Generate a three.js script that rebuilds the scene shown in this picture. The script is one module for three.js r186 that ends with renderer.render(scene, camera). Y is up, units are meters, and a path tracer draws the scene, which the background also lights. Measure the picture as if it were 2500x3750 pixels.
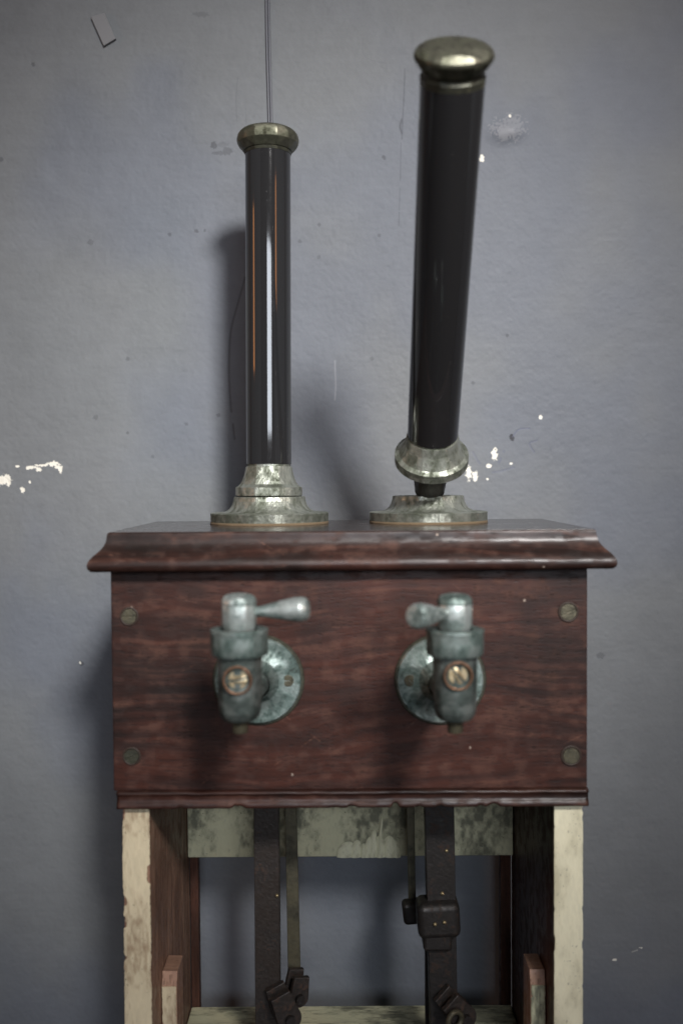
import * as THREE from 'three';
import { RoundedBoxGeometry } from 'three/addons/geometries/RoundedBoxGeometry.js';
import { mergeGeometries, toCreasedNormals } from 'three/addons/utils/BufferGeometryUtils.js';
import { RectAreaLightUniformsLib } from 'three/addons/lights/RectAreaLightUniformsLib.js';

// ------------------------------------------------------------------ camera, light, exposure
const scene = new THREE.Scene();
const F = 3646, CX = 1250, CY = 1875;            // focal length and centre of the photograph in its own pixels (a 35 mm lens)
const CAM_Y = 0.95, CAM_Z = 0.889;
const camera = new THREE.PerspectiveCamera(2 * Math.atan(1875 / F) * 180 / Math.PI, 682 / 1024, 0.02, 30);
camera.position.set(0, CAM_Y, CAM_Z);
camera.rotation.set(-1.9 * Math.PI / 180, 0, -0.4 * Math.PI / 180);
camera.focus = 0.93;
camera.userData.fStop = 4.0;
camera.updateMatrixWorld(true);

const renderer = new THREE.WebGLRenderer({ antialias: true });
renderer.toneMapping = THREE.LinearToneMapping;
renderer.toneMappingExposure = 0.70;
renderer.shadowMap.enabled = true;
RectAreaLightUniformsLib.init();

scene.background = new THREE.Color().setRGB(0.182, 0.186, 0.195);   // the dim rest of the room

// daylight window behind the photographer (its frame is built further down)
const WIN = { x: 0.50, y: CAM_Y + 0.62, z: 3.55, w: 1.35, h: 0.85 };
const daylight = new THREE.RectAreaLight(new THREE.Color().setRGB(0.92, 0.98, 1.08), 13, WIN.w, WIN.h);
daylight.name = 'daylight';
daylight.position.set(WIN.x, WIN.y, WIN.z - 0.02);
daylight.lookAt(WIN.x, WIN.y, 0);
scene.add(daylight);

// added unseen spot lamp, narrow cone for falloff at the corners, to the right of and above the photographer
const SPOT = new THREE.Vector3(0.64, CAM_Y + 1.34, 2.30);
const spot = new THREE.SpotLight(new THREE.Color().setRGB(1.0, 0.975, 0.955), 64, 0, 11.5 * Math.PI / 180, 1.0, 2);
spot.name = 'added_spot_beam';
spot.position.copy(SPOT);
spot.target.position.set(-0.04, CAM_Y + 0.035, -0.13);
spot.castShadow = true;
spot.shadow.radius = 10.5;
spot.shadow.mapSize.set(2048, 2048);
spot.shadow.camera.near = 0.2; spot.shadow.camera.far = 6;
scene.add(spot, spot.target);

// ------------------------------------------------------------------ helpers
const WALL_Z = -0.128;
// world point of a pixel of the photograph on the vertical plane at depth z (the plane is that of the thing it belongs to)
function at(px, py, z) {
  const d = new THREE.Vector3((px - CX) / F, -(py - CY) / F, -1).applyQuaternion(camera.quaternion);
  return d.multiplyScalar((z - CAM_Z) / d.z).add(camera.position);
}
let seed = 7;
const rnd = () => { seed = (seed * 1664525 + 1013904223) >>> 0; return seed / 4294967296; };
function hash(x, y, s) {
  let h = Math.imul(x, 374761393) ^ Math.imul(y, 668265263) ^ Math.imul(s, 2147483647 - 1274126177);
  h = Math.imul(h ^ (h >>> 13), 1274126177); h ^= h >>> 16;
  return (h >>> 0) / 4294967296;
}
const fade = (t) => t * t * (3 - 2 * t);
function noise(x, y, s, px = 4096, py = 4096) {              // value noise, period px, py
  const x0 = Math.floor(x), y0 = Math.floor(y), u = fade(x - x0), v = fade(y - y0);
  const m = (a, p) => ((a % p) + p) % p, a = m(x0, px), b = m(x0 + 1, px), c = m(y0, py), d = m(y0 + 1, py);
  return (hash(a, c, s) * (1 - u) + hash(b, c, s) * u) * (1 - v) + (hash(a, d, s) * (1 - u) + hash(b, d, s) * u) * v;
}
function fbm(x, y, s, o = 4, px = 4096, py = 4096) {
  let r = 0, a = 0.5, t = 0;
  for (let i = 0; i < o; i++) { r += a * noise(x, y, s + i * 17, px, py); t += a; a *= 0.5; x *= 2; y *= 2; px *= 2; py *= 2; }
  return r / t;
}
const step = (a, b, x) => { const t = Math.min(1, Math.max(0, (x - a) / (b - a))); return t * t * (3 - 2 * t); };
const mix = (a, b, t) => a.map((v, i) => v + (b[i] - v) * t);
const enc = (v) => Math.round(255 * Math.min(1, Math.max(0, v <= 0.0031308 ? v * 12.92 : 1.055 * Math.pow(v, 1 / 2.4) - 0.055)));
// colour, roughness and bump textures of w x h pixels; f(u, v) gives { c: linear rgb, r: roughness, b: bump 0..1 }
function textures(w, h, f) {
  const c = new Uint8Array(w * h * 4), r = new Uint8Array(w * h * 4), b = new Float32Array(w * h);
  for (let y = 0; y < h; y++) for (let x = 0; x < w; x++) {
    const o = f((x + 0.5) / w, (y + 0.5) / h, x, y), i = y * w + x;
    c[i * 4] = enc(o.c[0]); c[i * 4 + 1] = enc(o.c[1]); c[i * 4 + 2] = enc(o.c[2]); c[i * 4 + 3] = 255;
    r[i * 4] = r[i * 4 + 1] = r[i * 4 + 2] = Math.round(255 * Math.min(1, Math.max(0, o.r))); r[i * 4 + 3] = 255;
    b[i] = o.b ?? 0.5;
  }
  const t = (d, fmt, type) => {
    const k = new THREE.DataTexture(d, w, h, fmt, type);
    k.wrapS = k.wrapT = THREE.RepeatWrapping; k.magFilter = THREE.LinearFilter; k.minFilter = THREE.LinearFilter; k.needsUpdate = true;
    return k;
  };
  const map = t(c, THREE.RGBAFormat, THREE.UnsignedByteType); map.colorSpace = THREE.SRGBColorSpace;
  return { map, roughnessMap: t(r, THREE.RGBAFormat, THREE.UnsignedByteType), bumpMap: t(b, THREE.RedFormat, THREE.FloatType) };
}
const mat = (tex, o) => new THREE.MeshPhysicalMaterial({ ...tex, roughness: tex.roughnessMap ? 1 : 0.5, ...o });

// uv in metres over (su, sv), by the axis the face looks along; along = the grain's axis
function boxUV(g, su, sv, along = 'x', off = [0, 0]) {
  g = g.index ? g.toNonIndexed() : g;
  const p = g.attributes.position, n = new THREE.Vector3(), a = new THREE.Vector3(), b = new THREE.Vector3(), c = new THREE.Vector3(), uv = new Float32Array(p.count * 2);
  for (let i = 0; i < p.count; i += 3) {
    a.fromBufferAttribute(p, i); b.fromBufferAttribute(p, i + 1); c.fromBufferAttribute(p, i + 2);
    n.subVectors(b, a).cross(c.clone().sub(a));
    const ax = Math.abs(n.x), ay = Math.abs(n.y), az = Math.abs(n.z), face = ax > ay && ax > az ? 'x' : ay > az ? 'y' : 'z';
    const axes = ['x', 'y', 'z'].filter((k) => k !== face);
    let U = along, V = axes.find((k) => k !== along);
    if (face === along) [U, V] = axes;
    for (let j = 0; j < 3; j++) { const q = [a, b, c][j]; uv[(i + j) * 2] = q[U] / su + off[0]; uv[(i + j) * 2 + 1] = q[V] / sv + off[1]; }
  }
  g.setAttribute('uv', new THREE.BufferAttribute(uv, 2));
  return g;
}
const rbox = (w, h, d, r = 0.0015, along = 'x', su = 0.5, sv = 0.25) => boxUV(new RoundedBoxGeometry(w, h, d, 2, Math.min(r, w / 2.1, h / 2.1, d / 2.1)), su, sv, along, [rnd(), rnd()]);
// a turned part: profile of [radius, height]; uv in metres over s
function lathe(profile, s = 0.12, seg = 72, crease = 0.55) {
  let g = new THREE.LatheGeometry(profile.map(([r, y]) => new THREE.Vector2(Math.max(r, 1e-5), y)), seg);
  const p = g.attributes.position, uv = g.attributes.uv, rm = Math.max(...profile.map((q) => q[0])), o = [rnd(), rnd()];
  let len = 0; const L = [0];
  for (let i = 1; i < profile.length; i++) L.push(len += Math.hypot(profile[i][0] - profile[i - 1][0], profile[i][1] - profile[i - 1][1]));
  const reps = Math.max(1, Math.round(2 * Math.PI * rm / s));
  for (let i = 0; i < uv.count; i++) uv.setXY(i, uv.getX(i) * reps + o[0], L[i % profile.length] / s + o[1]);
  return toCreasedNormals(g, crease);
}
// smooth a list of control points of a profile
function curve(pts, n = 24) {
  return new THREE.CatmullRomCurve3(pts.map(([r, y]) => new THREE.Vector3(r, y, 0)), false, 'centripetal').getPoints(n).map((p) => [p.x, p.y]);
}
const numbers = {};
function mesh(name, g, m, parent, pos) {
  const o = new THREE.Mesh(g, m); o.name = name; o.castShadow = o.receiveShadow = true;
  if (pos) o.position.copy(pos);
  parent.add(o);
  return o;
}
function group(name, parent, pos) { const o = new THREE.Group(); o.name = name; if (pos) o.position.copy(pos); parent.add(o); return o; }
const tag = (o, label, category, grp) => { o.userData.label = label; o.userData.category = category; if (grp) o.userData.group = grp; return o; };
const V = (x, y, z) => new THREE.Vector3(x, y, z);
// straight tube between two points as geometry
function rod(a, b, r, seg = 20) {
  const d = b.clone().sub(a), g = new THREE.CylinderGeometry(r, r, d.length(), seg);
  g.applyQuaternion(new THREE.Quaternion().setFromUnitVectors(V(0, 1, 0), d.clone().normalize()));
  g.translate((a.x + b.x) / 2, (a.y + b.y) / 2, (a.z + b.z) / 2);
  return toCreasedNormals(g, 0.6);
}

// ------------------------------------------------------------------ materials
// mahogany, dark french polish worn through in patches; 0.5 m along the grain, 0.25 m across
const woodTex = (s, dark, red, pale, wear) => {
  const scratch = [];
  for (let k = 0; k < 26; k++) { const a = (rnd() - 0.5) * 1.6; scratch.push([rnd(), rnd(), Math.cos(a), Math.sin(a), 0.01 + 0.05 * rnd(), 0.25 + 0.5 * rnd()]); }
  return textures(1024, 512, (u, v) => {
    const w = fbm(u * 3, v * 4, s, 4, 3, 4), ribbon = fbm(u * 6, v * 60 + w * 8, s + 3, 3, 6, 60), line = noise(u * 24, v * 300 + w * 40, s + 5);
    const pore = noise(u * 110, v * 500, s + 6) > 0.80 ? 1 : 0;
    const blotch = fbm(u * 5, v * 3, s + 9, 5, 5, 3), fleck = fbm(u * 60, v * 40, s + 12, 4, 60, 40), cloud = fbm(u * 22, v * 12, s + 15, 5, 22, 12);
    const t = step(0.20, 0.80, 0.24 * ribbon + 0.50 * blotch + 0.26 * cloud);
    let c = mix(dark, red, t);
    c = mix(c, pale, wear * step(0.48, 0.84, 0.45 * fleck + 0.2 * cloud + 0.35 * ribbon));
    c = c.map((k) => k * (0.90 + 0.22 * (line - 0.5) + 0.34 * (ribbon - 0.5)) * (1 - 0.38 * pore));
    let cut = 0;
    for (const [x, y, cx, cy, len, a] of scratch) {
      const dx = (u - x), dy = (v - y) * 0.5, along = dx * cx + dy * cy, off = Math.abs(dy * cx - dx * cy) + 0.0012 * (noise(along * 300, 1, s + 31) - 0.5);
      if (Math.abs(along) < len && off < 0.0006) cut = Math.max(cut, a * step(0.3, 0.6, noise(along * 160, y * 99, s + 33)));
    }
    c = mix(c, pale.map((k) => k * 1.5), cut * 0.6);
    if (hash(Math.floor(u * 300), Math.floor(v * 150), s + 40) > 0.99975) c = [0.26, 0.21, 0.17];
    return { c, r: 0.36 + 0.24 * step(0.4, 0.7, fleck) + 0.10 * (1 - t) + 0.12 * pore, b: 0.25 * ribbon + 0.2 * line + 0.4 * fleck - 0.3 * pore - 0.3 * cut };
  });
};
const woodFront = mat(woodTex(11, [0.014, 0.0090, 0.0080], [0.066, 0.0245, 0.0175], [0.120, 0.056, 0.037], 0.5), { bumpScale: 0.0002, specularIntensity: 0.55 });
const woodLidTex = woodTex(31, [0.013, 0.0085, 0.0072], [0.052, 0.0205, 0.0150], [0.115, 0.056, 0.038], 0.55);
const woodLid = mat(woodLidTex, { bumpScale: 0.0001, roughness: 0.9, specularIntensity: 0.5, clearcoat: 0.06, clearcoatRoughness: 0.15 });
const woodTop = mat(woodTex(51, [0.012, 0.009, 0.008], [0.035, 0.018, 0.014], [0.06, 0.04, 0.03], 0.4), { bumpScale: 0.00012, clearcoat: 0.8, clearcoatRoughness: 0.16 });
const woodRaw = mat(woodTex(71, [0.17, 0.10, 0.07], [0.36, 0.215, 0.15], [0.42, 0.27, 0.19], 0.5), { bumpScale: 0.0005, specularIntensity: 0.3 });
const woodPlain = mat(woodTex(91, [0.035, 0.018, 0.013], [0.085, 0.038, 0.026], [0.12, 0.065, 0.045], 0.4), { bumpScale: 0.0004, specularIntensity: 0.4 });

// tarnished plated brass: s = seed, three colours of film and the bare metal; 0.12 m square
const metalTex = (s, bare, film, stain, k) => textures(512, 512, (u, v) => {
  const a = fbm(u * 8, v * 8, s, 5, 8, 8), b = fbm(u * 22, v * 22, s + 21, 4, 22, 22), c0 = fbm(u * 60, v * 60, s + 41, 3, 60, 60);
  const f = step(0.36, 0.64, 0.7 * a + 0.3 * b), st = step(0.54, 0.74, 0.35 * a + 0.35 * b + 0.3 * c0);
  let c = mix(mix(bare, film, f), stain, st * k);
  c = c.map((q) => q * (0.85 + 0.3 * c0));
  return { c, r: 0.34 + 0.20 * f + 0.22 * st + 0.12 * c0, b: 0.6 * c0 + 0.4 * b };
});
const nickel = mat(metalTex(101, [0.42, 0.44, 0.385], [0.17, 0.185, 0.150], [0.065, 0.072, 0.048], 0.9), { metalness: 0.8, bumpScale: 0.0005 });
const knobBrass = mat(metalTex(131, [0.20, 0.195, 0.15], [0.10, 0.103, 0.075], [0.055, 0.055, 0.036], 0.7), { metalness: 0.97, roughness: 1.1, bumpScale: 0.0001 });
const verdigris = mat(metalTex(161, [0.26, 0.31, 0.29], [0.11, 0.155, 0.140], [0.045, 0.058, 0.051], 0.85), { metalness: 0.6, roughness: 1.0, bumpScale: 0.0002 });
const verdigrisPale = mat(metalTex(171, [0.50, 0.55, 0.53], [0.22, 0.27, 0.255], [0.06, 0.08, 0.07], 0.85), { metalness: 0.65, roughness: 1.0, bumpScale: 0.0002 });
const verdigrisShade = mat(metalTex(251, [0.20, 0.225, 0.21], [0.070, 0.090, 0.082], [0.028, 0.034, 0.030], 0.8), { metalness: 0.6, roughness: 0.95, bumpScale: 0.0002 });  // darker verdigris copy, shading of the tap bodies put into the colour
const brass = mat(metalTex(181, [0.42, 0.34, 0.20], [0.22, 0.18, 0.10], [0.09, 0.07, 0.04], 0.6), { metalness: 0.85, bumpScale: 0.0002 });
const copper = mat(metalTex(191, [0.40, 0.22, 0.13], [0.22, 0.12, 0.07], [0.07, 0.04, 0.03], 0.5), { metalness: 0.9, bumpScale: 0.0001 });
const plugBrass = mat(metalTex(221, [0.62, 0.52, 0.34], [0.48, 0.38, 0.22], [0.10, 0.07, 0.04], 0.7), { metalness: 0.7, roughness: 0.8, bumpScale: 0.0001 });
const iron = mat(metalTex(201, [0.028, 0.025, 0.023], [0.018, 0.016, 0.015], [0.045, 0.027, 0.019], 0.8), { metalness: 0.4, bumpScale: 0.0003 });
const dullBrass = mat(metalTex(211, [0.11, 0.10, 0.066], [0.060, 0.056, 0.038], [0.026, 0.025, 0.018], 0.7), { metalness: 0.5, bumpScale: 0.0002 });
const tarnishShade = mat(metalTex(231, [0.060, 0.060, 0.042], [0.035, 0.036, 0.026], [0.09, 0.085, 0.05], 0.7), { metalness: 0.5, bumpScale: 0.0003 });
const rust = mat(metalTex(241, [0.034, 0.027, 0.023], [0.022, 0.018, 0.016], [0.058, 0.032, 0.021], 0.8), { metalness: 0.2, bumpScale: 0.0004 });
const ochre = new THREE.MeshStandardMaterial({ color: new THREE.Color().setRGB(0.12, 0.085, 0.048), roughness: 0.9 });
const recessShade = new THREE.MeshStandardMaterial({ color: new THREE.Color().setRGB(0.03, 0.018, 0.012), roughness: 0.6 });  // near-black brown, paints the shade inside recesses

// black lacquer with hair scratches and a few chips; u is once round the grip, v its length
const lacquerTex = textures(512, 2048, (u, v) => {
  const hair = noise(u * 256, v * 24, 301) > 0.965 && fbm(u * 9, v * 30, 303, 3) > 0.5 ? 1 : 0, dust = fbm(u * 60, v * 200, 305, 3);
  const chip = noise(u * 70, v * 210, 311) > 0.985 ? 1 : 0;
  return { c: mix([0.0155, 0.0155, 0.0158], [0.09, 0.086, 0.08], Math.max(hair * 0.35, chip * 0.8)), r: 0.04 + 0.035 * dust + 0.25 * chip + 0.10 * hair, b: 0.5 - 0.4 * chip - 0.2 * hair };
});
const lacquer = mat(lacquerTex, { bumpScale: 0.00004, ior: 1.66 });

// cream gloss paint, stained and chipped; 0.12 m along, 0.06 m across
const creamTex = (s, base, stain, k) => textures(512, 512, (u, v) => {
  const a = fbm(u * 3, v * 3, s, 6, 3, 3), b = fbm(u * 16, v * 24, s + 7, 5, 16, 24), d = noise(u * 90, v * 60, s + 13, 90, 60), st = step(0.42, 0.74, 0.62 * a + 0.38 * b);
  let c = mix(base, stain, k * st);
  if (d > 0.93 && a > 0.46) c = mix(c, [0.05, 0.045, 0.035], 0.7);
  return { c: c.map((q) => q * (0.88 + 0.24 * b)), r: 0.55 + 0.3 * st, b: 0.6 * b + 0.4 * a };
});
const creamClean = mat(creamTex(401, [0.77, 0.73, 0.53], [0.40, 0.37, 0.25], 0.7), { bumpScale: 0.0005 });
const creamWorn = mat(creamTex(421, [0.62, 0.54, 0.37], [0.24, 0.165, 0.10], 1.0), { bumpScale: 0.0008 });
const creamDirty = mat(creamTex(441, [0.60, 0.58, 0.385], [0.12, 0.12, 0.085], 0.95), { bumpScale: 0.0008 });

// ------------------------------------------------------------------ the setting: wall and floor
const WT = 1.6, WPX = 2048, WX0 = -0.8, WY0 = CAM_Y - 0.85;          // the wall's paint sheet in metres
const marks = [];                                                    // [kind, x, y, radius] in sheet pixels
const wallPx = (px, py) => { const p = at(px, py, WALL_Z); return [(p.x - WX0) / WT * WPX, (p.y - WY0) / WT * WPX]; };
{
  const base = new Float32Array(WPX * WPX), tone = new Float32Array(WPX * WPX);
  const paint = new Float32Array(WPX * WPX * 4);                     // rgb + cover of stains, chips and scratches
  const D = 1.594;                                                    // marks were measured at 1568 pixels across
  const put = (i, c, a) => { const k = i * 4, o = paint[k + 3]; if (a < o * 0.5) return; for (let j = 0; j < 3; j++) paint[k + j] = c[j]; paint[k + 3] = Math.max(a, o); };
  const blob = (x, y, rx, ry, c, a, relief = 0, s = 1, ragged = 0.8) => {
    const [cx, cy] = wallPx(x * D, y * D), R = Math.max(rx, ry) * 2 + 2;
    for (let j = Math.floor(cy - R); j <= cy + R; j++) for (let i = Math.floor(cx - R); i <= cx + R; i++) {
      if (i < 0 || j < 0 || i >= WPX || j >= WPX) continue;
      const d = Math.hypot((i - cx) / rx, (j - cy) / ry) + ragged * (fbm(i * 0.45, j * 0.45, 500 + s, 3) - 0.5) * 1.6;
      if (d < 1) { put(j * WPX + i, c, a * step(1, 0.7, d)); base[j * WPX + i] += relief * step(1, 0.6, d); }
    }
  };
  const line = (pts, w, c, a, relief = 0, broken = 0) => {
    const q = new THREE.CatmullRomCurve3(pts.map(([x, y]) => { const [u, v] = wallPx(x * D, y * D); return V(u, v, 0); })).getSpacedPoints(Math.ceil(pts.length * 60));
    for (const p of q) {
      if (broken && fbm(p.x * 0.06, p.y * 0.06, 633, 2) < broken) continue;
      for (let j = Math.floor(p.y - w - 1); j <= p.y + w + 1; j++) for (let i = Math.floor(p.x - w - 1); i <= p.x + w + 1; i++) {
        if (i < 0 || j < 0 || i >= WPX || j >= WPX) continue;
        const d = Math.hypot(i - p.x, j - p.y) / w;
        if (d < 1) { put(j * WPX + i, c, a * (1 - d * d)); base[j * WPX + i] = Math.min(base[j * WPX + i], relief * (1 - d)); }
      }
    }
  };
  const white = [0.72, 0.70, 0.62], dark = [0.045, 0.047, 0.055], bluish = [0.10, 0.11, 0.16];
  // plaster showing where the paint has chipped off
  let s = 1;
  for (const [x, y, rx, ry] of [[40, 1072, 3, 1.5], [70, 1074, 7, 3], [88, 1079, 4, 3], [96, 1070, 8, 2], [120, 1066, 10, 3.5], [133, 1074, 5, 2.5], [139, 1080, 3, 5], [4, 1104, 11, 7], [17, 1100, 4, 6], [20, 1110, 3, 5], [52, 1126, 4, 5], [68, 1108, 2, 2],
    [1134, 1044, 4.5, 9], [1123, 1071, 4, 3], [1075, 1088, 4, 11], [1090, 1094, 4.5, 7], [1172, 1066, 2, 2], [1240, 960, 3, 3], [1104, 365, 4, 5], [1170, 267, 2.2, 2.2], [1410, 2206, 4, 2], [1118, 1102, 1.6, 1.6], [1470, 2178, 3, 1.2]])
    blob(x, y, rx * 1.0, ry * 1.0, white, 1, -0.05, s++);
  // dirt, smudges and nail holes
  for (const [x, y, rx, ry, a] of [[490, 335, 5, 5, 0.6], [521, 347, 8, 6, 0.45], [505, 353, 12, 3, 0.4], [512, 333, 8, 4, 0.25], [462, 34, 12, 4, 0.25], [76, 149, 3, 3, 0.5], [207, 558, 5, 4, 0.35], [389, 541, 3, 3, 0.45], [450, 532, 3, 3, 0.5], [469, 530, 2.5, 2.5, 0.45], [880, 363, 3, 3, 0.5], [731, 518, 3, 3, 0.4], [688, 555, 3, 3, 0.4], [731, 592, 3, 3, 0.35], [870, 541, 3, 3, 0.4], [853, 826, 3, 3, 0.35], [500, 955, 3, 3, 0.5], [427, 975, 3, 3, 0.35], [293, 826, 3, 3, 0.35], [292, 995, 2.5, 2.5, 0.45], [2, 367, 4, 4, 0.5], [1085, 880, 3, 3, 0.4], [1163, 772, 2.5, 2.5, 0.5], [1378, 1508, 6, 5, 0.4], [1174, 1006, 4.5, 4.5, 1], [186, 1525, 4, 4, 0.6], [220, 960, 4, 4, 0.3], [350, 1050, 3, 3, 0.3]])
    blob(x, y, rx, ry, dark, a, -0.04 * a, s++, 0.6);
  blob(184, 1523, 2, 2, white, 0.8, 0, s++);
  blob(1168, 296, 22, 17, [0.26, 0.265, 0.28], 0.45, 0, s++, 1.0); blob(1160, 304, 12, 9, [0.30, 0.305, 0.32], 0.5, 0, s++, 1.0);
  // scratches and hairline cracks
  line([[545, 180], [541, 230], [543, 280]], 1.2, dark, 0.18, -0.02);
  line([[563, 250], [565, 300]], 1.0, dark, 0.15, -0.02);
  line([[562, 640], [548, 690], [530, 760], [525, 840], [529, 930], [538, 1010]], 1.7, dark, 0.55, -0.12, 0.32);
  line([[928, 160], [925, 230], [922, 290], [921, 320]], 1.4, dark, 0.3, -0.06);
  line([[921, 275], [917, 292], [921, 308]], 1.6, dark, 0.5, -0.1);
  line([[919, 330], [917, 420], [914, 520]], 1.2, dark, 0.25, -0.05, 0.35);
  line([[768, 830], [770, 890], [768, 920]], 1.2, [0.3, 0.31, 0.34], 0.4, 0.03);
  line([[1175, 1005], [1190, 988], [1215, 985]], 1.4, bluish, 0.6, -0.05);
  line([[1248, 980], [1236, 1010], [1215, 1020], [1225, 1040]], 1.6, bluish, 0.45, -0.05, 0.42);
  line([[1180, 1010], [1160, 1030], [1140, 1070], [1110, 1090]], 2.2, bluish, 0.4, -0.04, 0.45);
  line([[1085, 1040], [1100, 1065], [1125, 1085], [1180, 1075]], 2.0, bluish, 0.35, -0.04, 0.47);
  line([[830, 90], [835, 130], [900, 148], [960, 128]], 1.4, [0.14, 0.145, 0.16], 0.3, -0.03);
  line([[1400, 2208], [1455, 2186], [1475, 2180]], 1.0, white, 0.4, 0, 0.5);
  // brush drips and the swelling of the plaster
  const relief = (x, y, rx, ry, h) => {
    const [cx, cy] = wallPx(x * D, y * D);
    for (let j = Math.floor(cy - ry * 2.4); j <= cy + ry * 2.4; j++) for (let i = Math.floor(cx - rx * 2.4); i <= cx + rx * 2.4; i++) {
      if (i < 0 || j < 0 || i >= WPX || j >= WPX) continue;
      const d = ((i - cx) / rx) ** 2 + ((j - cy) / ry) ** 2;
      base[j * WPX + i] += h * Math.exp(-d * 1.6);
    }
  };
  relief(1166, 304, 24, 14, 0.8); relief(1148, 310, 22, 16, 0.35); relief(1182, 294, 18, 13, 0.35); relief(100, 405, 20, 22, 0.18); relief(120, 395, 16, 20, -0.12);
  for (let k = 0; k < 26; k++) relief(760 + (rnd() - 0.5) * 260, 300 + rnd() * 600, 3 + rnd() * 4, 40 + rnd() * 70, 0.035 * (rnd() - 0.35));
  for (let k = 0; k < 60; k++) relief(rnd() * 1568, rnd() * 1800, 8 + rnd() * 50, 10 + rnd() * 60, 0.10 * (rnd() - 0.5));
  const wallTex = textures(WPX, WPX, (u, v, x, y) => {
    const i = y * WPX + x, big = fbm(u * 6, v * 5, 701, 5, 6, 5), mid = fbm(u * 30, v * 22, 711, 4, 30, 22), peel = fbm(u * 420, v * 420, 721, 2, 420, 420), roll = fbm(u * 130, v * 150, 731, 3, 130, 150);
    const hue = step(0.36, 0.64, fbm(u * 9, v * 7, 741, 4, 9, 7));
    let c = mix([0.146, 0.155, 0.162], [0.127, 0.139, 0.160], hue);
    const stip = hash(x, y, 751) - 0.5, brush = fbm(u * 40, v * 600, 761, 2, 40, 600) - 0.5;
    c = c.map((q) => q * (0.80 + 0.22 * big + 0.18 * mid + 0.10 * (roll - 0.5) + 0.05 * stip + 0.05 * brush));
    const k = i * 4;
    if (paint[k + 3] > 0) c = mix(c, [paint[k], paint[k + 1], paint[k + 2]], paint[k + 3]);
    return { c, r: 0.52 + 0.2 * mid, b: 0.5 + 0.075 * (peel - 0.5) + 0.08 * (roll - 0.5) + 0.10 * (mid - 0.5) + base[i] };
  });
  const wallMat = mat(wallTex, { bumpScale: 0.0045, specularIntensity: 0.5 });
  const g = new THREE.BoxGeometry(5, 3, 0.1);
  const p = g.attributes.position, uv = g.attributes.uv, wy = 1.5;
  for (let i = 0; i < p.count; i++) uv.setXY(i, (p.getX(i) - WX0) / WT, (p.getY(i) + wy - WY0) / WT);
  const wall = mesh('wall', g, wallMat, scene, V(0, wy, WALL_Z - 0.05));
  wall.userData.kind = 'structure';

  const floorTex = woodTex(801, [0.02, 0.015, 0.012], [0.06, 0.04, 0.028], [0.09, 0.06, 0.045], 0.5);
  const floorMat = mat(floorTex, { bumpScale: 0.0006 });
  const floor = mesh('floor', boxUV(new THREE.BoxGeometry(5, 0.1, 4.2), 1.2, 0.6, 'x'), floorMat, scene, V(0, -0.05, WALL_Z + 2.1));
  floor.userData.kind = 'structure';

  // cable run and stuck-on square, painted over with the wall
  const cm = new THREE.MeshStandardMaterial({ color: new THREE.Color().setRGB(0.130, 0.138, 0.160), roughness: 0.5 }), cabMat = new THREE.MeshStandardMaterial({ color: new THREE.Color().setRGB(0.085, 0.09, 0.105), roughness: 0.5 });
  const path = [[612, -420], [614, -60], [615, 40], [617, 140], [619, 210], [621, 290], [622, 420], [621, 700], [623, 1150], [624, 1500]].map(([x, y]) => at(x * D, y * D, WALL_Z + 0.0012));
  const strand = (dx) => new THREE.TubeGeometry(new THREE.CatmullRomCurve3(path.map((q) => q.clone().add(V(dx, 0, 0)))), 120, 0.00135, 10);
  tag(mesh('wall_cable', mergeGeometries([strand(-0.0013), strand(0.0013)]), cabMat, scene), 'thin twin cable painted grey, running straight down the wall', 'cable');

  const c0 = at(237 * D, 72 * D, WALL_Z), sh = new THREE.Shape();
  [[-0.0105, 0.0125], [0.0020, 0.0160], [0.0125, -0.0085], [0.0015, -0.0150]].forEach(([x, y], i) => i ? sh.lineTo(x, y) : sh.moveTo(x, y));
  const pg = new THREE.ExtrudeGeometry(sh, { depth: 0.003, bevelEnabled: true, bevelSize: 0.0007, bevelThickness: 0.0007, bevelSegments: 2 });
  tag(mesh('wall_patch', pg, new THREE.MeshStandardMaterial({ color: new THREE.Color().setRGB(0.148, 0.150, 0.156), roughness: 0.6 }), scene, V(c0.x, c0.y, WALL_Z)), 'small tilted square patch stuck on the wall, painted grey over', 'patch');
}

// ------------------------------------------------------------------ the pump
const pump = group('beer_pump', scene, V(0, 0, 0));
tag(pump, 'antique two-handled beer pump with mahogany box, brass taps and peeling cream legs', 'beer pump');

// levels and planes, from the photograph
const LID_Z = 0.134, LID_BACK = -0.064, BOX_Z = 0.130;
const lidL = at(396, 1951, LID_Z), lidR = at(2178, 1939, LID_Z);
const LID_Y = (lidL.y + lidR.y) / 2, LX0 = lidL.x, LX1 = lidR.x, LID_H = 0.0292;
const boxTL = at(411, 2500, BOX_Z), boxTR = at(2149, 2500, BOX_Z), BX0 = boxTL.x, BX1 = boxTR.x;
const strip = at(1290, 2896, BOX_Z + 0.003), stripB = at(1290, 2958, BOX_Z + 0.003);
const BOX_TOP = LID_Y - LID_H, BOX_BOT = strip.y, STRIP_BOT = stripB.y;

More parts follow.
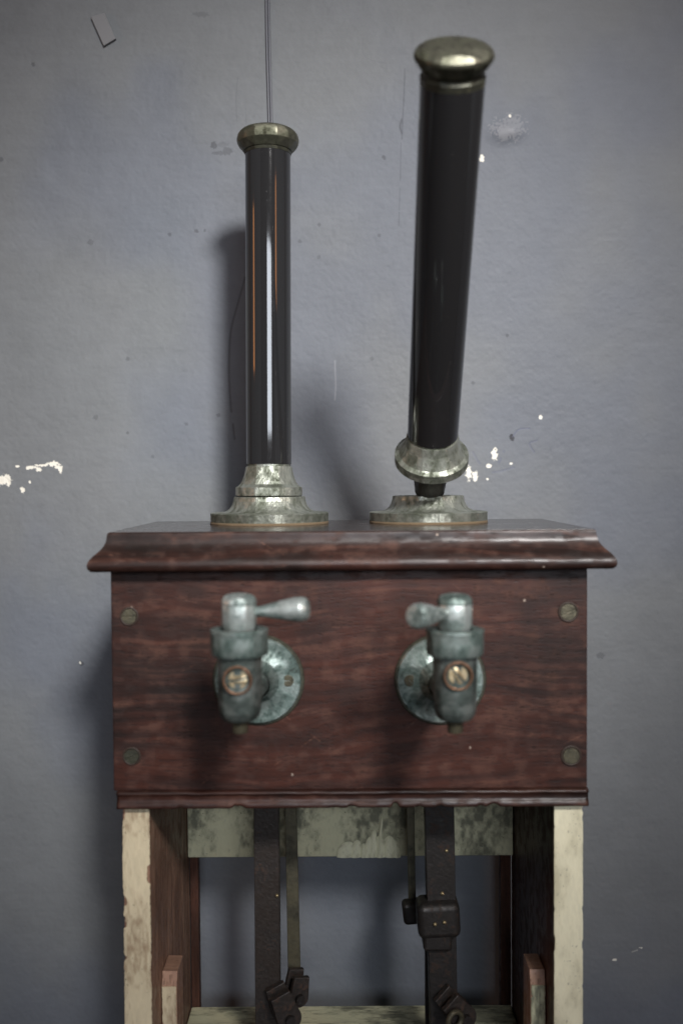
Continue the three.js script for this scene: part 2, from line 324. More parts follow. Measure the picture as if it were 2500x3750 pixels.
// lid: a moulded edge mitred round a flat top
{
  const lid = group('lid', pump);
  const prof = curve([[-0.0006, 0], [0.0004, -0.0008], [0.0009, -0.0035], [0.0012, -0.0056], [0.0024, -0.0092], [0.0056, -0.0136], [0.0092, -0.0170], [0.0121, -0.0206], [0.0132, -0.0240], [0.0126, -0.0270], [0.0105, -0.0289], [0.0080, -LID_H], [-0.018, -LID_H]], 40);
  const L = [0]; for (let i = 1; i < prof.length; i++) L.push(L[i - 1] + Math.hypot(prof[i][0] - prof[i - 1][0], prof[i][1] - prof[i - 1][1]));
  const corner = (o) => [[LX0 - o, LID_Z + o], [LX1 + o, LID_Z + o], [LX1 + o, LID_BACK - o], [LX0 - o, LID_BACK - o]];
  const names = ['front_moulding', 'side_moulding', 'back_moulding', 'side_moulding'];
  for (let k = 0; k < 4; k++) {
    const N = k % 2 ? 12 : 90, pos = [], uv = [], idx = [], o0 = rnd(), o1 = rnd();
    for (let i = 0; i < prof.length; i++) {
      const c = corner(prof[i][0]), a = c[k], b = c[(k + 1) % 4];
      for (let j = 0; j <= N; j++) {
        const t = j / N, x = a[0] + (b[0] - a[0]) * t, z = a[1] + (b[1] - a[1]) * t;
        const w = (fbm((x + z) * 60, L[i] * 90 + k * 9, 900, 3) - 0.5) * 0.0005, e = Math.min(1, Math.min(j, N - j) / 2);       // hand-planed, dented edge
        pos.push(x + (k === 1 ? w : k === 3 ? -w : 0) * e, LID_Y + prof[i][1] + (i > 0 && i < 12 ? w * 0.7 * e : 0), z + (k === 0 ? w : k === 2 ? -w : 0) * e);
        uv.push((k % 2 ? z : x) / 0.5 + o0, L[i] / 0.25 + o1);
      }
    }
    for (let i = 0; i < prof.length - 1; i++) for (let j = 0; j < N; j++) { const p = i * (N + 1) + j, q = p + N + 1; idx.push(p, q, p + 1, p + 1, q, q + 1); }
    const g = new THREE.BufferGeometry(); g.setAttribute('position', new THREE.Float32BufferAttribute(pos, 3)); g.setAttribute('uv', new THREE.Float32BufferAttribute(uv, 2)); g.setIndex(idx); g.computeVertexNormals();
    mesh(names[k], g, woodLid, lid);
  }
  const w = LX1 - LX0 - 0.0012, d = LID_Z - LID_BACK - 0.0012;
  mesh('top_panel', rbox(w, 0.006, d, 0.0004, 'x'), woodTop, lid, V((LX0 + LX1) / 2, LID_Y - 0.003 + 0.0003, (LID_Z + LID_BACK) / 2));
  mesh('underside', rbox(w - 0.012, 0.004, d - 0.012, 0.0005, 'x'), woodPlain, lid, V((LX0 + LX1) / 2, BOX_TOP + 0.0025, (LID_Z + LID_BACK) / 2));
}

// a slotted screw, head looking along +z, centre at the origin
function screwGeometry(r, h, slot = 0.16, dome = 0) {
  const parts = [], base = new THREE.CylinderGeometry(r, r, h * 0.5, 32).rotateX(Math.PI / 2).translate(0, 0, h * 0.25);
  parts.push(base.toNonIndexed());
  for (const s of [-1, 1]) {
    const sh = new THREE.Shape(), a = Math.asin(slot), rr = r * 0.94;
    sh.moveTo(rr * Math.cos(a), s * rr * Math.sin(a));
    for (let i = 1; i <= 20; i++) { const t = a + (Math.PI - 2 * a) * i / 20; sh.lineTo(rr * Math.cos(t), s * rr * Math.sin(t)); }
    for (let i = 1; i < 8; i++) sh.lineTo(rr * Math.cos(a) * (i / 4 - 1), s * rr * Math.sin(a));
    sh.closePath();
    const g = new THREE.ExtrudeGeometry(sh, { depth: h * 0.35, bevelEnabled: true, bevelSize: r * 0.06, bevelThickness: h * 0.15, bevelSegments: 3, curveSegments: 8 });
    parts.push(g.translate(0, 0, h * 0.5));
  }
  const g = mergeGeometries(parts.map((q) => { const k = q.index ? q.toNonIndexed() : q; k.deleteAttribute('normal'); k.deleteAttribute('uv'); return k; }));
  const p = g.attributes.position;
  for (let i = 0; i < p.count; i++) if (p.getZ(i) > h * 0.9) p.setZ(i, p.getZ(i) + dome * h * (1 - (p.getX(i) ** 2 + p.getY(i) ** 2) / (r * r)));
  g.computeVertexNormals();
  return boxUV(toCreasedNormals(g, 0.9), 0.03, 0.03);
}

// box: boards, foot moulding, corner screws
{
  const cx = (BX0 + BX1) / 2, w = BX1 - BX0, hy = BOX_TOP - BOX_BOT, my = (BOX_TOP + BOX_BOT) / 2, back = LID_BACK + 0.012;
  mesh('front_board', rbox(w, hy, 0.014, 0.0012, 'x'), woodFront, pump, V(cx, my, BOX_Z - 0.007));
  for (const [x, s] of [[BX0, 1], [BX1, -1]]) mesh('side_board', rbox(0.014, hy - 0.0004, BOX_Z - 0.0145 - back, 0.001, 'z'), woodFront, pump, V(x + s * 0.0073, my, (BOX_Z - 0.0145 + back) / 2));
  mesh('back_board', rbox(w - 0.030, hy - 0.0004, 0.012, 0.001, 'x'), woodPlain, pump, V(cx, my, back + 0.0065));
  // foot strip: a small ovolo with a chewed lower edge
  const fl = at(428, 2925, BOX_Z + 0.003), fr = at(2153, 2925, BOX_Z + 0.003), hs = BOX_BOT - STRIP_BOT, N = 160, pos = [], uv = [], idx = [];
  const prof = curve([[-0.012, 0], [0.0026, 0], [0.0036, -0.0008], [0.0038, -0.0022], [0.0022, -0.0036], [0.0020, -0.0070], [0.0034, -0.0096], [0.0038, -hs * 0.9], [0.0030, -hs], [-0.012, -hs]], 36);
  for (let i = 0; i < prof.length; i++) for (let j = 0; j <= N; j++) {
    const x = fl.x + (fr.x - fl.x) * j / N, low = step(0.55, 1, -prof[i][1] / hs);
    let chew = low * Math.max(0, fbm(x * 120, 3, 950, 3) - 0.62) * 0.008;
    if (Math.abs(x - at(1447, 2950, BOX_Z).x) < 0.0022) chew = low * 0.003;
    const top = (1 - low) * (fbm(x * 90, 9, 955, 3) - 0.5) * 0.0008;
    pos.push(x, BOX_BOT + prof[i][1] + chew + (prof[i][0] > 0 ? top : 0), BOX_Z + prof[i][0] - chew * 0.6);
    uv.push(x / 0.5 + 0.37, i / prof.length * 0.10 + 0.21);
  }
  for (let i = 0; i < prof.length - 1; i++) for (let j = 0; j < N; j++) { const p = i * (N + 1) + j, q = p + N + 1; idx.push(p, q, p + 1, p + 1, q, q + 1); }
  const capL = [], M = N + 1;
  for (let i = 1; i < prof.length - 1; i++) { idx.push(0, (i + 1) * M, i * M); idx.push(N, i * M + N, (i + 1) * M + N); }
  const g = new THREE.BufferGeometry(); g.setAttribute('position', new THREE.Float32BufferAttribute(pos, 3)); g.setAttribute('uv', new THREE.Float32BufferAttribute(uv, 2)); g.setIndex(idx); g.computeVertexNormals();
  mesh('foot_moulding', g, woodLid, pump);
  mesh('bottom_board', rbox(w - 0.006, hs - 0.001, BOX_Z - 0.013 - back, 0.001, 'x'), woodPlain, pump, V(cx, BOX_BOT - hs / 2, (BOX_Z - 0.013 + back) / 2));

  for (const [px, py, r, a, m, slot] of [[474, 2257, 0.0056, 0.03, dullBrass, 0.2], [483, 2769, 0.0055, 0.5, tarnishShade, 0.16], [2079, 2241, 0.0061, 0.45, dullBrass, 0.17], [2089, 2767, 0.0062, 1.9, dullBrass, 0.05]]) {
    const p = at(px, py, BOX_Z);
    const cup = mesh('recess_shade_ring', new THREE.TorusGeometry(r * 1.16, r * 0.16, 8, 32), recessShade, pump, V(p.x, p.y, BOX_Z + 0.0002));  // dark ring paints the shaded recess round the screw head
    const sc = mesh('screw', screwGeometry(r, 0.0016, slot), m, pump, V(p.x, p.y, BOX_Z - 0.0003));
    sc.rotation.z = a;
  }
}

// base flanges, grips, caps
const U = 0.889 / F;                                            // metres for one pixel at the handles
function flange(px, py) {
  const c = at(px, py, 0), o = group('handle_base', pump, V(c.x, LID_Y + 0.0004, 0));
  const h = (y) => 0.0098 + (1886 - y) * (y < 1886 ? 0.0002235 : U);
  mesh('gasket', lathe([[0, 0], [0.0526, 0], [0.0527, 0.0010], [0.0522, 0.0020], [0, 0.0020]], 0.12, 96), ochre, o);
  const neck = curve([[177, 1884], [163, 1881], [149, 1873], [139, 1860], [133, 1844], [130, 1827]], 24).map(([r, y]) => [r * U, h(y)]);
  mesh('flange', lathe([[0.0519, 0.0019], [0.0523, 0.0026], [0.0524, h(1888.5)], [0.0519, h(1886.5)], [0.0500, h(1885.5)], ...neck, [129 * U, h(1824)], [127.5 * U, h(1822.6)], [108 * U, h(1822)], [105 * U, h(1824)], [103 * U, h(1860)], [103 * U, 0.004]], 0.12, 96, 0.6), nickel, o);
  mesh('inner_sleeve', lathe([[0, 0.0045], [102.5 * U, 0.0045], [102.5 * U, 0.006]], 0.12, 48), recessShade, o);  // dark disc paints the shade down inside the neck
  return { o, c, top: h(1822) };
}
const flangeL = flange(988, 1926), flangeR = flange(1567, 1920);

// left handle: upright. Profiles in pixels at the handles, heights above the lower end of the collar
function handle(pos, dir, s, capProfile, ringProfile, tubeLen) {
  const o = group('handle', pump, pos);
  o.quaternion.setFromUnitVectors(V(0, 1, 0), dir.clone().normalize());
  const k = U * s, P = (list) => list.map(([r, y]) => [r * k, y * k]);
  const flare = curve([[121.5, 31], [115, 34], [107, 41], [99, 53], [92.5, 69], [88, 86], [84.5, 104]], 24);
  mesh('collar', lathe(P([[60, 0], [119, 0], [121.5, 2], [122, 5], [122, 26], [121.5, 30], ...flare, [82, 107], [70, 107]]), 0.12, 96), nickel, o);
  mesh('grip', (() => {
    const g = new THREE.CylinderGeometry(82 * k, 82 * k, (tubeLen - 3) * k, 96, 1, true).translate(0, (107 + 3 + tubeLen / 2 + 4) * k, 0);
    return g;
  })(), lacquer, o);
  mesh('grip_seat', lathe(P([[60, 106], [79, 106.5], [79.5, 116], [60, 116]]), 0.12, 64), nickel, o);
  mesh('neck_ring', lathe(P(ringProfile.map(([r, y]) => [r, y + 107 + tubeLen])), 0.12, 96, 0.7), tarnishShade, o);  // darker than the cap, the dark floor reflection is put into its colour
  mesh('cap', lathe(P(capProfile.map(([r, y]) => [r, y + 107 + tubeLen])), 0.12, 96, 0.7), knobBrass, o);
  mesh('stem', lathe(P([[0, 2], [55, 2], [55, -85], [50, -130], [0, -130]]), 0.12, 48), iron, o);
  return o;
}
const ringL = [[60, 3], [83, 4], [84, 9], [86, 12], [84, 15], [70, 16]], ringR = [[60, 2], [82, 3], [83, 22], [80, 26], [77, 30], [77.5, 36], [80, 39], [70, 39.5]];
const capL = [[70, 16.5], ...curve([[88, 17], [97, 27], [107, 40], [111.5, 52], [112, 62], [107, 79], [94, 93], [72, 101.5], [40, 105.5], [0, 107]], 40)];
const capR = [[70, 40], ...curve([[80, 40], [85, 48], [92, 60], [98, 70], [100, 77], [98, 87], [92, 96], [80, 104], [55, 110], [25, 112.5], [0, 113]], 40)];
{
  const a = at(985, 1820, 0), b = at(981, 568, 0);
  handle(V(a.x, flangeL.o.position.y + flangeL.top + 0.0006, 0), b.clone().sub(a), 1, capL.map(([a, b]) => [a, b * 0.94]), ringL, 1122);
  // pulled towards the photographer
  const zb = CAM_Z - 0.8295, zt = CAM_Z - 0.649, tb = at(1584, 1588, zb), tt = at(1656, 297, zt), dir = tt.clone().sub(tb), s = 1.05;
  const base = tb.clone().sub(dir.clone().normalize().multiplyScalar(114 * U * s));
  handle(base, dir, s, capR.map(([a, b]) => [a, b * 0.87]), ringR.map(([a, b]) => [a, b * 0.87]), dir.length() / (U * s));
}

// taps
function tap(o) {
  const t = group('tap', pump), c = at(o.disc[0], o.disc[1], BOX_Z), ZB = 0.245, k = (CAM_Z - ZB) / F;
  const axis = at(o.x, 2490, ZB);
  mesh('backing_ring', lathe([[0, 0], [0.0350, 0], [0.0352, 0.0008], [0.0345, 0.0016], [0, 0.0016]], 0.07, 72).rotateX(Math.PI / 2), tarnishShade, t, V(c.x + 0.0004, c.y, BOX_Z));
  mesh('escutcheon', lathe([[0.0325, 0.001], [0.0331, 0.0022], [0.0331, 0.0036], [0.0322, 0.0048], [0.0300, 0.0050], [0.0285, 0.0046], [0.022, 0.0052], [0.0165, 0.0075], [0.0130, 0.0120], [0.0118, 0.018], [0.0105, 0.02]], 0.07, 72, 0.5).rotateX(Math.PI / 2), verdigris, t, V(c.x, c.y, BOX_Z));
  for (const s of [-1, 1]) { const q = mesh('plate_screw', screwGeometry(0.0044, 0.0016, 0.12), dullBrass, t, V(c.x + s * 0.0232, c.y, BOX_Z + 0.0042)); q.rotation.z = 0.1 + s; if (s > 0) q.rotation.z = 0.05; }
  const yP = at(o.x, 2560, ZB).y;
  mesh('pipe', rod(V(c.x, c.y, BOX_Z + 0.012), V(axis.x, yP, ZB), 0.0098, 32), verdigrisShade, t);
  const Y = (py) => at(o.x, py, ZB).y - at(o.x, 2490, ZB).y, put = (name, prof, m, seg = 56, cr = 0.5) => mesh(name, lathe(prof, 0.07, seg, cr), m, t, axis);
  put('valve_body', [[0, Y(2640)], ...curve([[0.0060, Y(2640)], [0.0110, Y(2630)], [0.0133, Y(2606)], [0.0139, Y(2570)], [0.0142, Y(2500)], [0.0144, Y(2420)], [0.0150, Y(2392)]], 24)], verdigrisShade);
  put('outlet', [[0, Y(2682)], [0.0046, Y(2682)], [0.0050, Y(2678)], [0.0052, Y(2640)], [0.006, Y(2630)]], dullBrass, 40);
  put('union_nut', [[0.012, Y(2394)], [0.0178, Y(2396)], [0.0184, Y(2390)], [0.0186, Y(2350)], [0.0186, Y(2318)], [0.0190, Y(2312)], [0.0188, Y(2304)], [0.0176, Y(2301)], [0.0160, Y(2304)], [0.0120, Y(2304)]], verdigris);
  put('hub', [[0.0100, Y(2306)], [0.0108, Y(2290)], [0.0113, Y(2284)], [0.0114, Y(2216)], [0.0112, Y(2212)], [0.008, Y(2212)]], verdigrisPale);
  put('hub_cap', [[0.0090, Y(2214)], [0.0112, Y(2211)], [0.0115, Y(2207)], ...curve([[0.0114, Y(2199)], [0.0105, Y(2188)], [0.0085, Y(2179)], [0.0060, Y(2175)]], 12), [0.0052, Y(2175.5)], [0.0048, Y(2178)], [0, Y(2179)]], o.capMat);
  // lever: a slim neck swelling to a drop
  const lev = lathe(curve([[0.0036, 0.008], [0.0032, 0.0120], [0.0037, 0.0155], [0.0053, 0.0230], [0.0070, 0.0310], [0.0080, 0.0375], [0.0079, 0.0415], [0.0066, 0.0445], [0.0038, 0.0460], [0, 0.0464]], 40), 0.07, 48, 0.8);
  const lm = mesh('lever', lev, verdigrisPale, t, V(axis.x, axis.y + Y(2243), ZB));
  lm.quaternion.setFromUnitVectors(V(0, 1, 0), V(Math.cos(o.turn), 0.05, Math.sin(o.turn)).normalize());
  // front boss with a slotted plug
  const yB = at(o.plug[0], o.plug[1], ZB + 0.018), boss = V(yB.x, yB.y, ZB);
  mesh('boss', lathe([[0.0098, 0.004], [0.0098, 0.0135], [0.0090, 0.0160], [0.0085, 0.0165], [0.0080, 0.0160], [0.0078, 0.0100], [0, 0.0100]], 0.07, 48).rotateX(Math.PI / 2), verdigrisShade, t, boss);
  mesh('plug_recess', new THREE.CylinderGeometry(0.0079, 0.0079, 0.0006, 32).rotateX(Math.PI / 2), recessShade, t, boss.clone().add(V(0, 0, 0.0104)));  // dark disc paints the shade at the bottom of the plug recess
  mesh('plug_ring', new THREE.TorusGeometry(0.0086, 0.0006, 10, 48), copper, t, boss.clone().add(V(0, 0, 0.0164)));
  const sc = mesh('plug_screw', screwGeometry(0.0062, 0.0040, 0.2, 0.5), plugBrass, t, boss.clone().add(V(0, 0, 0.0098)));
  sc.rotation.z = o.slot;
  return t;
}
tap({ disc: [945, 2489], x: 878, plug: [868, 2494], turn: 0.03, slot: 0.16, capMat: verdigrisPale });
tap({ disc: [1609, 2487], x: 1665, plug: [1679, 2478], turn: Math.PI - 0.87, slot: -0.85, capMat: verdigris });

// ------------------------------------------------------------------ the stand below the box
{
  const LEG_Z = 0.124, LEG_B = -0.072, top = STRIP_BOT;
  const stand = group('stand', pump);
  // a ragged coat of paint over the front edge of a leg
  const coat = (x0, x1, y0, y1, rag, s) => {
    const sh = new THREE.Shape(), N = 420, edge = (y, k) => rag * (fbm(y * 40, k, s, 3) - 0.5) * 0.7 + rag * (fbm(y * 500, k, s + 3, 3) - 0.5) * 0.9 + rag * 1.5 * step(0.62, 0.70, fbm(y * 70, k + 5, s + 1, 3)) + rag * 0.1;
    for (let i = 0; i <= N; i++) { const y = y0 + (y1 - y0) * i / N; const q = [x0 + Math.max(0, edge(y, 1)), y]; i ? sh.lineTo(...q) : sh.moveTo(...q); }
    for (let i = N; i >= 0; i--) { const y = y0 + (y1 - y0) * i / N; sh.lineTo(x1 - Math.max(0, edge(y, 9)), y); }
    return boxUV(new THREE.ExtrudeGeometry(sh, { depth: 0.0008, bevelEnabled: true, bevelSize: 0.0002, bevelThickness: 0.0003, bevelSegments: 1 }), 0.12, 0.06, 'y');
  };
  const lx0 = at(449, 3000, LEG_Z).x, lx1 = at(548, 3000, LEG_Z).x, rx0 = at(2027, 3000, LEG_Z).x, rx1 = at(2131, 3000, LEG_Z).x;
  for (const [x0, x1, m, rag, s] of [[lx0, lx1, creamWorn, 0.0016, 21], [rx0, rx1, creamClean, 0.0005, 41]]) {
    const leg = mesh('leg_board', rbox(x1 - x0 - 0.0006, top - 0.001, LEG_Z - LEG_B, 0.0012, 'y'), x0 < 0 ? woodRaw : woodPlain, stand, V((x0 + x1) / 2, (top - 0.001) / 2, (LEG_Z + LEG_B) / 2));
    const cg = coat(x0, x1, 0.03, top - 0.0015, rag, s); cg.translate(-leg.position.x, -leg.position.y, LEG_Z + 0.0003 - leg.position.z);
    mesh('paint_coat', cg, m, leg);
  }
  // back rails between the legs
  const rz = -0.058, rb = at(1290, 3137, rz).y, rw = rx0 - lx1 - 0.001, rcx = (lx1 + rx0) / 2;
  const rail = mesh('back_rail', rbox(rw, top - rb - 0.001, 0.014, 0.001, 'y', 0.10, 0.10), creamDirty, stand, V(rcx, (top - 0.001 + rb) / 2, rz - 0.007));
  // peeling curls of paint along its lower edge
  const flakeMat = mat(creamTex(461, [0.72, 0.70, 0.49], [0.42, 0.39, 0.26], 0.8), { bumpScale: 0.0004 });
  for (const [px, w, h, lean] of [[1262, 62, 56, 0.5], [1300, 40, 62, 0.25], [1330, 22, 50, 0.0], [1345, 36, 74, 0.28], [1364, 30, 98, 0.12], [1390, 40, 78, -0.05], [1384, 14, 150, 0.2], [1428, 46, 78, -0.1], [1452, 30, 62, -0.35]]) {
    const k = 0.947 / F, g = new THREE.PlaneGeometry(w * k, h * k, 8, 14), p = g.attributes.position;
    for (let i = 0; i < p.count; i++) {
      const u = p.getX(i) / (w * k) * 2, v = p.getY(i) / (h * k) + 0.5, e = 0.86 + 0.28 * fbm(v * 5 + px, u > 0 ? 3 : 7, 470, 3);
      p.setX(i, p.getX(i) * Math.sqrt(Math.max(0.004, 1 - v * v * v)) * e + lean * v * h * k * 0.5);
      p.setZ(i, 0.0006 + 0.0022 * (1 - u * u) * (1 - 0.6 * v) + 0.0024 * (1 - v) * (1 - v));
    }
    g.computeVertexNormals();
    const c = at(px, 3135 - h / 2, rz);
    mesh('paint_flake', g, flakeMat, rail, V(c.x - rail.position.x, c.y - rail.position.y, rz - rail.position.z + 0.0004));
  }
  const lowT = at(1290, 3682, -0.07).y;
  mesh('lower_rail', rbox(rw, 0.055, 0.034, 0.0015, 'x', 0.12, 0.06), creamDirty, stand, V(rcx, lowT - 0.0275, -0.053));
  // corner posts at the back
  mesh('back_post', rbox(0.008, top - 0.002, 0.012, 0.001, 'y'), woodPlain, stand, V(lx1 + 0.0042, (top - 0.002) / 2, -0.078));
  mesh('back_post', rbox(0.010, top - 0.002, 0.012, 0.001, 'y'), woodPlain, stand, V(rx0 - 0.0052, (top - 0.002) / 2, -0.078));
  // battens inside the legs, with sawn tops
  for (const [px0, px1, z, pyT, s, m] of [[582, 648, 0.083, 3566, 1, creamWorn], [1940, 2003, 0.092, 3560, -1, creamDirty]]) {
    const a = at(px0, pyT, z), b = at(px1, pyT, z), x0 = s > 0 ? lx1 + 0.0002 : a.x, x1 = s > 0 ? b.x : rx0 - 0.0002, h = a.y - 0.05;
    const sh = new THREE.Shape(); sh.moveTo(-0.03, 0); sh.lineTo(0, 0); sh.lineTo(0, h - 0.010); sh.lineTo(-0.004, h); sh.lineTo(-0.03, h); sh.closePath();
    const g = new THREE.ExtrudeGeometry(sh, { depth: x1 - x0 - 0.001, bevelEnabled: true, bevelSize: 0.0005, bevelThickness: 0.0005, bevelSegments: 2 }).rotateY(-Math.PI / 2).translate(x1 - x0 - 0.0005, 0, 0);
    const bt = mesh('batten', boxUV(g, 0.5, 0.25, 'y'), woodRaw, stand, V(x0, 0.05, z));
    const n = coat(0.0005, x1 - x0 - 0.0007, h - 0.055, h - 0.0105, 0.0012, 77 + px0); n.translate(0, 0, 0.0007); mesh('paint_coat', n, m, bt);
    const n2 = coat(0.0012, x1 - x0 - 0.003, h - 0.14, h - 0.062, 0.002, 87 + px0); n2.translate(0, 0, 0.0007); mesh('paint_coat', n2, m, bt);
  }
  // pump rods, straps and knuckles hanging from the mechanism in the box
  const bar = (name, px0, px1, qx0, qx1, y0, y1, z, d, m) => {        // a flat bar from (px0..px1, y0) to (qx0..qx1, y1)
    const a = at(px0, y0, z), b = at(px1, y0, z), c = at(qx1, y1, z), e = at(qx0, y1, z), sh = new THREE.Shape();
    const ay = y0 < 2970 ? top - 0.001 : a.y;
    sh.moveTo(a.x, ay); sh.lineTo(b.x, ay); sh.lineTo(c.x, c.y); sh.lineTo(e.x, e.y); sh.closePath();
    const g = new THREE.ExtrudeGeometry(sh, { depth: d, bevelEnabled: true, bevelSize: 0.0006, bevelThickness: 0.0006, bevelSegments: 2 });
    return mesh(name, boxUV(g, 0.12, 0.12, 'y'), m, stand, V(0, 0, z - d));
  };
  bar('pump_rod', 932, 1018, 942, 1026, 2960, 4300, 0.045, 0.016, rust);
  bar('brass_strap', 1044, 1080, 1058, 1100, 2960, 3640, -0.012, 0.004, dullBrass);
  bar('pump_rod', 1555, 1658, 1592, 1682, 2960, 4300, 0.055, 0.016, iron);
  bar('brass_strap', 1488, 1512, 1498, 1520, 2960, 3330, 0.0, 0.004, dullBrass);
  bar('link_rod', 1558, 1588, 1562, 1592, 3400, 4300, 0.03, 0.006, iron);
  const lump = (name, px, py, z, w, h, d, m, r = 0.006, rot = 0) => { const c = at(px, py, z), o = mesh(name, boxUV(new RoundedBoxGeometry(w, h, d, 4, Math.min(r, w / 2.2, h / 2.2, d / 2.2)), 0.12, 0.12), m, stand, V(c.x, c.y, z - d / 2)); o.rotation.z = rot; return o; };
  lump('bracket', 1608, 3380, 0.066, 0.036, 0.030, 0.028, iron, 0.006, 0.05);
  lump('bracket', 1602, 3440, 0.064, 0.024, 0.022, 0.024, iron, 0.003, 0);
  lump('bracket', 1516, 3350, 0.012, 0.020, 0.020, 0.016, iron, 0.004, 0.1);
  for (const [px, py, z] of [[1592, 3385, 0.067], [1626, 3378, 0.067], [1618, 3272, 0.0562], [1634, 3116, 0.0562], [1014, 3280, 0.0462]]) { const c = at(px, py, z); mesh('bolt', new THREE.SphereGeometry(0.0016, 14, 10), brass, stand, c); }
  // clevises: two cheeks and a pin
  const clevis = (px, py, z, w, h, rot) => {
    const c = at(px, py, z), o = group('clevis', stand, c); o.rotation.set(0, 0.35, rot);
    const sh = new THREE.Shape(); sh.absarc(0, 0, w / 2, 0, Math.PI, true); sh.lineTo(-w / 2 * 0.8, h); sh.lineTo(w / 2 * 0.8, h); sh.closePath();
    const g = boxUV(new THREE.ExtrudeGeometry(sh, { depth: 0.004, bevelEnabled: true, bevelSize: 0.0006, bevelThickness: 0.0006, bevelSegments: 2 }), 0.12, 0.12, 'y');
    o.add(...[-0.012, 0.004].map((dz) => { const m = new THREE.Mesh(g, rust); m.name = 'cheek'; m.position.z = dz; m.castShadow = m.receiveShadow = true; return m; }));
    const pin = new THREE.Mesh(new THREE.CylinderGeometry(0.0042, 0.0042, 0.026, 20).rotateX(Math.PI / 2), iron); pin.name = 'pin'; pin.castShadow = pin.receiveShadow = true; o.add(pin);
  };
  clevis(1050, 3715, 0.058, 0.020, 0.022, 0.35);
  clevis(1086, 3640, 0.004, 0.016, 0.018, -0.15);
  clevis(1686, 3712, 0.066, 0.020, 0.020, 0.7);
  { const c = at(1665, 3735, 0.085); const e = mesh('eye_ring', new THREE.TorusGeometry(0.0065, 0.0022, 14, 36), dullBrass, stand, c); e.rotation.y = 0.5; }
}

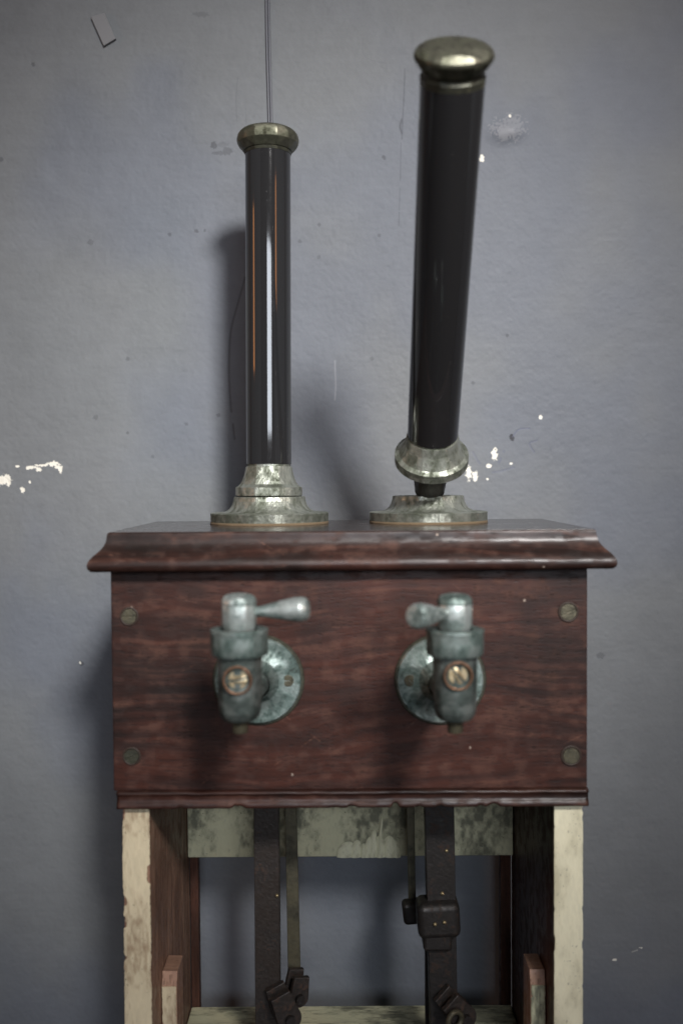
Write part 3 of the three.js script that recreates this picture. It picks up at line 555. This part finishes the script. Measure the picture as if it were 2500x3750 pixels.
// ------------------------------------------------------------------ what lights the pump, outside the frame
{
  const white = new THREE.MeshStandardMaterial({ color: new THREE.Color().setRGB(0.6, 0.6, 0.58), roughness: 0.6 });
  const black = new THREE.MeshStandardMaterial({ color: new THREE.Color().setRGB(0.02, 0.02, 0.02), roughness: 0.5 });
  const pane = new THREE.MeshStandardMaterial({ color: 0x000000, emissive: new THREE.Color().setRGB(0.93, 0.98, 1.06), emissiveIntensity: 2 });
  const win = group('window', scene, V(WIN.x, WIN.y - WIN.h / 2, WIN.z));
  tag(win, 'white framed daylight window facing the pump across the room', 'window');
  mesh('pane', new THREE.BoxGeometry(WIN.w, WIN.h, 0.006), pane, win, V(0, WIN.h / 2, 0.01));
  for (const s of [-1, 1]) mesh('jamb', new THREE.BoxGeometry(0.07, WIN.h + 0.14, 0.07), white, win, V(s * (WIN.w / 2 + 0.035), WIN.h / 2, 0));
  mesh('head', new THREE.BoxGeometry(WIN.w, 0.07, 0.07), white, win, V(0, WIN.h + 0.035, 0));
  mesh('sill', new THREE.BoxGeometry(WIN.w, 0.07, 0.09), white, win, V(0, -0.035, 0));
  const wm = new THREE.MeshStandardMaterial({ color: new THREE.Color().setRGB(0.19, 0.19, 0.21), roughness: 0.7 });
  const wallPart = (x0, x1, y0, y1) => { const o = mesh('window_wall', new THREE.BoxGeometry(x1 - x0, y1 - y0, 0.12), wm, scene, V((x0 + x1) / 2, (y0 + y1) / 2, WIN.z + 0.03)); o.userData.kind = 'structure'; };
  const a = WIN.x - WIN.w / 2 - 0.07, b = WIN.x + WIN.w / 2 + 0.07, c = WIN.y - WIN.h / 2 - 0.07, d = WIN.y + WIN.h / 2 + 0.07;
  wallPart(-2.5, a, 0, 3); wallPart(b, 2.5, 0, 3); wallPart(a, b, 0, c); wallPart(a, b, d, 3);

  // housing and stand made up for the added spot lamp
  const st = group('added_spot_lamp', scene, V(SPOT.x, 0, SPOT.z));
  tag(st, 'added unseen spot lamp on a tripod, aimed at the pump for corner falloff', 'lamp');
  const aim = spot.target.position.clone().sub(SPOT).normalize(), q = new THREE.Quaternion().setFromUnitVectors(V(0, 0, 1), aim);
  const can = mesh('housing', new THREE.CylinderGeometry(0.24, 0.21, 0.2, 40, 1, true).rotateX(Math.PI / 2), black, st, V(0, SPOT.y, 0).add(aim.clone().multiplyScalar(-0.11))); can.quaternion.copy(q);
  const lens = mesh('lens', new THREE.CylinderGeometry(0.208, 0.208, 0.01, 40).rotateX(Math.PI / 2), new THREE.MeshStandardMaterial({ color: 0x000000, emissive: new THREE.Color().setRGB(1, 0.95, 0.9), emissiveIntensity: 3 }), st, V(0, SPOT.y, 0).add(aim.clone().multiplyScalar(-0.13))); lens.quaternion.copy(q);
  mesh('pole', rod(V(0, 0.5, 0.06), V(0, SPOT.y - 0.1, 0.06), 0.014), black, st);
  for (let k = 0; k < 3; k++) { const t = k * 2.094 + 0.5; mesh('leg', rod(V(0, 0.62, 0.06), V(0.38 * Math.cos(t), 0.012, 0.06 + 0.38 * Math.sin(t)), 0.011), black, st); }

  // two warm standing lamps whose shades glow in the lacquer
  const glow = new THREE.MeshStandardMaterial({ color: new THREE.Color().setRGB(0.5, 0.35, 0.2), emissive: new THREE.Color().setRGB(1.0, 0.40, 0.13), emissiveIntensity: 6.5, side: THREE.DoubleSide });
  for (const [x, z, y0, h, r, label] of [[-1.55, 0.42, CAM_Y + 0.28, 0.36, 0.11, 'warm standing lamp close to the grey wall, beside the upright handle'], [1.15, 1.30, CAM_Y + 0.36, 0.40, 0.10, 'warm standing lamp out in the room, away from the grey wall']]) {
    const l = group('standing_lamp', scene, V(x, 0, z)); if (x > 0) l.name = 'standing_lamp_001';
    tag(l, label, 'lamp', 'warm standing lamps');
    mesh('base', lathe([[0, 0], [0.14, 0], [0.14, 0.015], [0.03, 0.03], [0, 0.03]]), black, l);
    mesh('pole', rod(V(0, 0.02, 0), V(0, y0 + 0.1, 0), 0.012), black, l);
    mesh('lamp_shade', new THREE.CylinderGeometry(r * 0.8, r, h, 40, 1, true), glow, l, V(0, y0 + h / 2, 0));
    const pl = new THREE.PointLight(new THREE.Color().setRGB(1.0, 0.5, 0.22), 0.03); pl.name = 'lamp_glow'; pl.position.set(0, y0 + h / 2, 0); pl.castShadow = true; pl.shadow.radius = 3; l.add(pl);
  }
}
scene.updateMatrixWorld(true);
renderer.render(scene, camera);
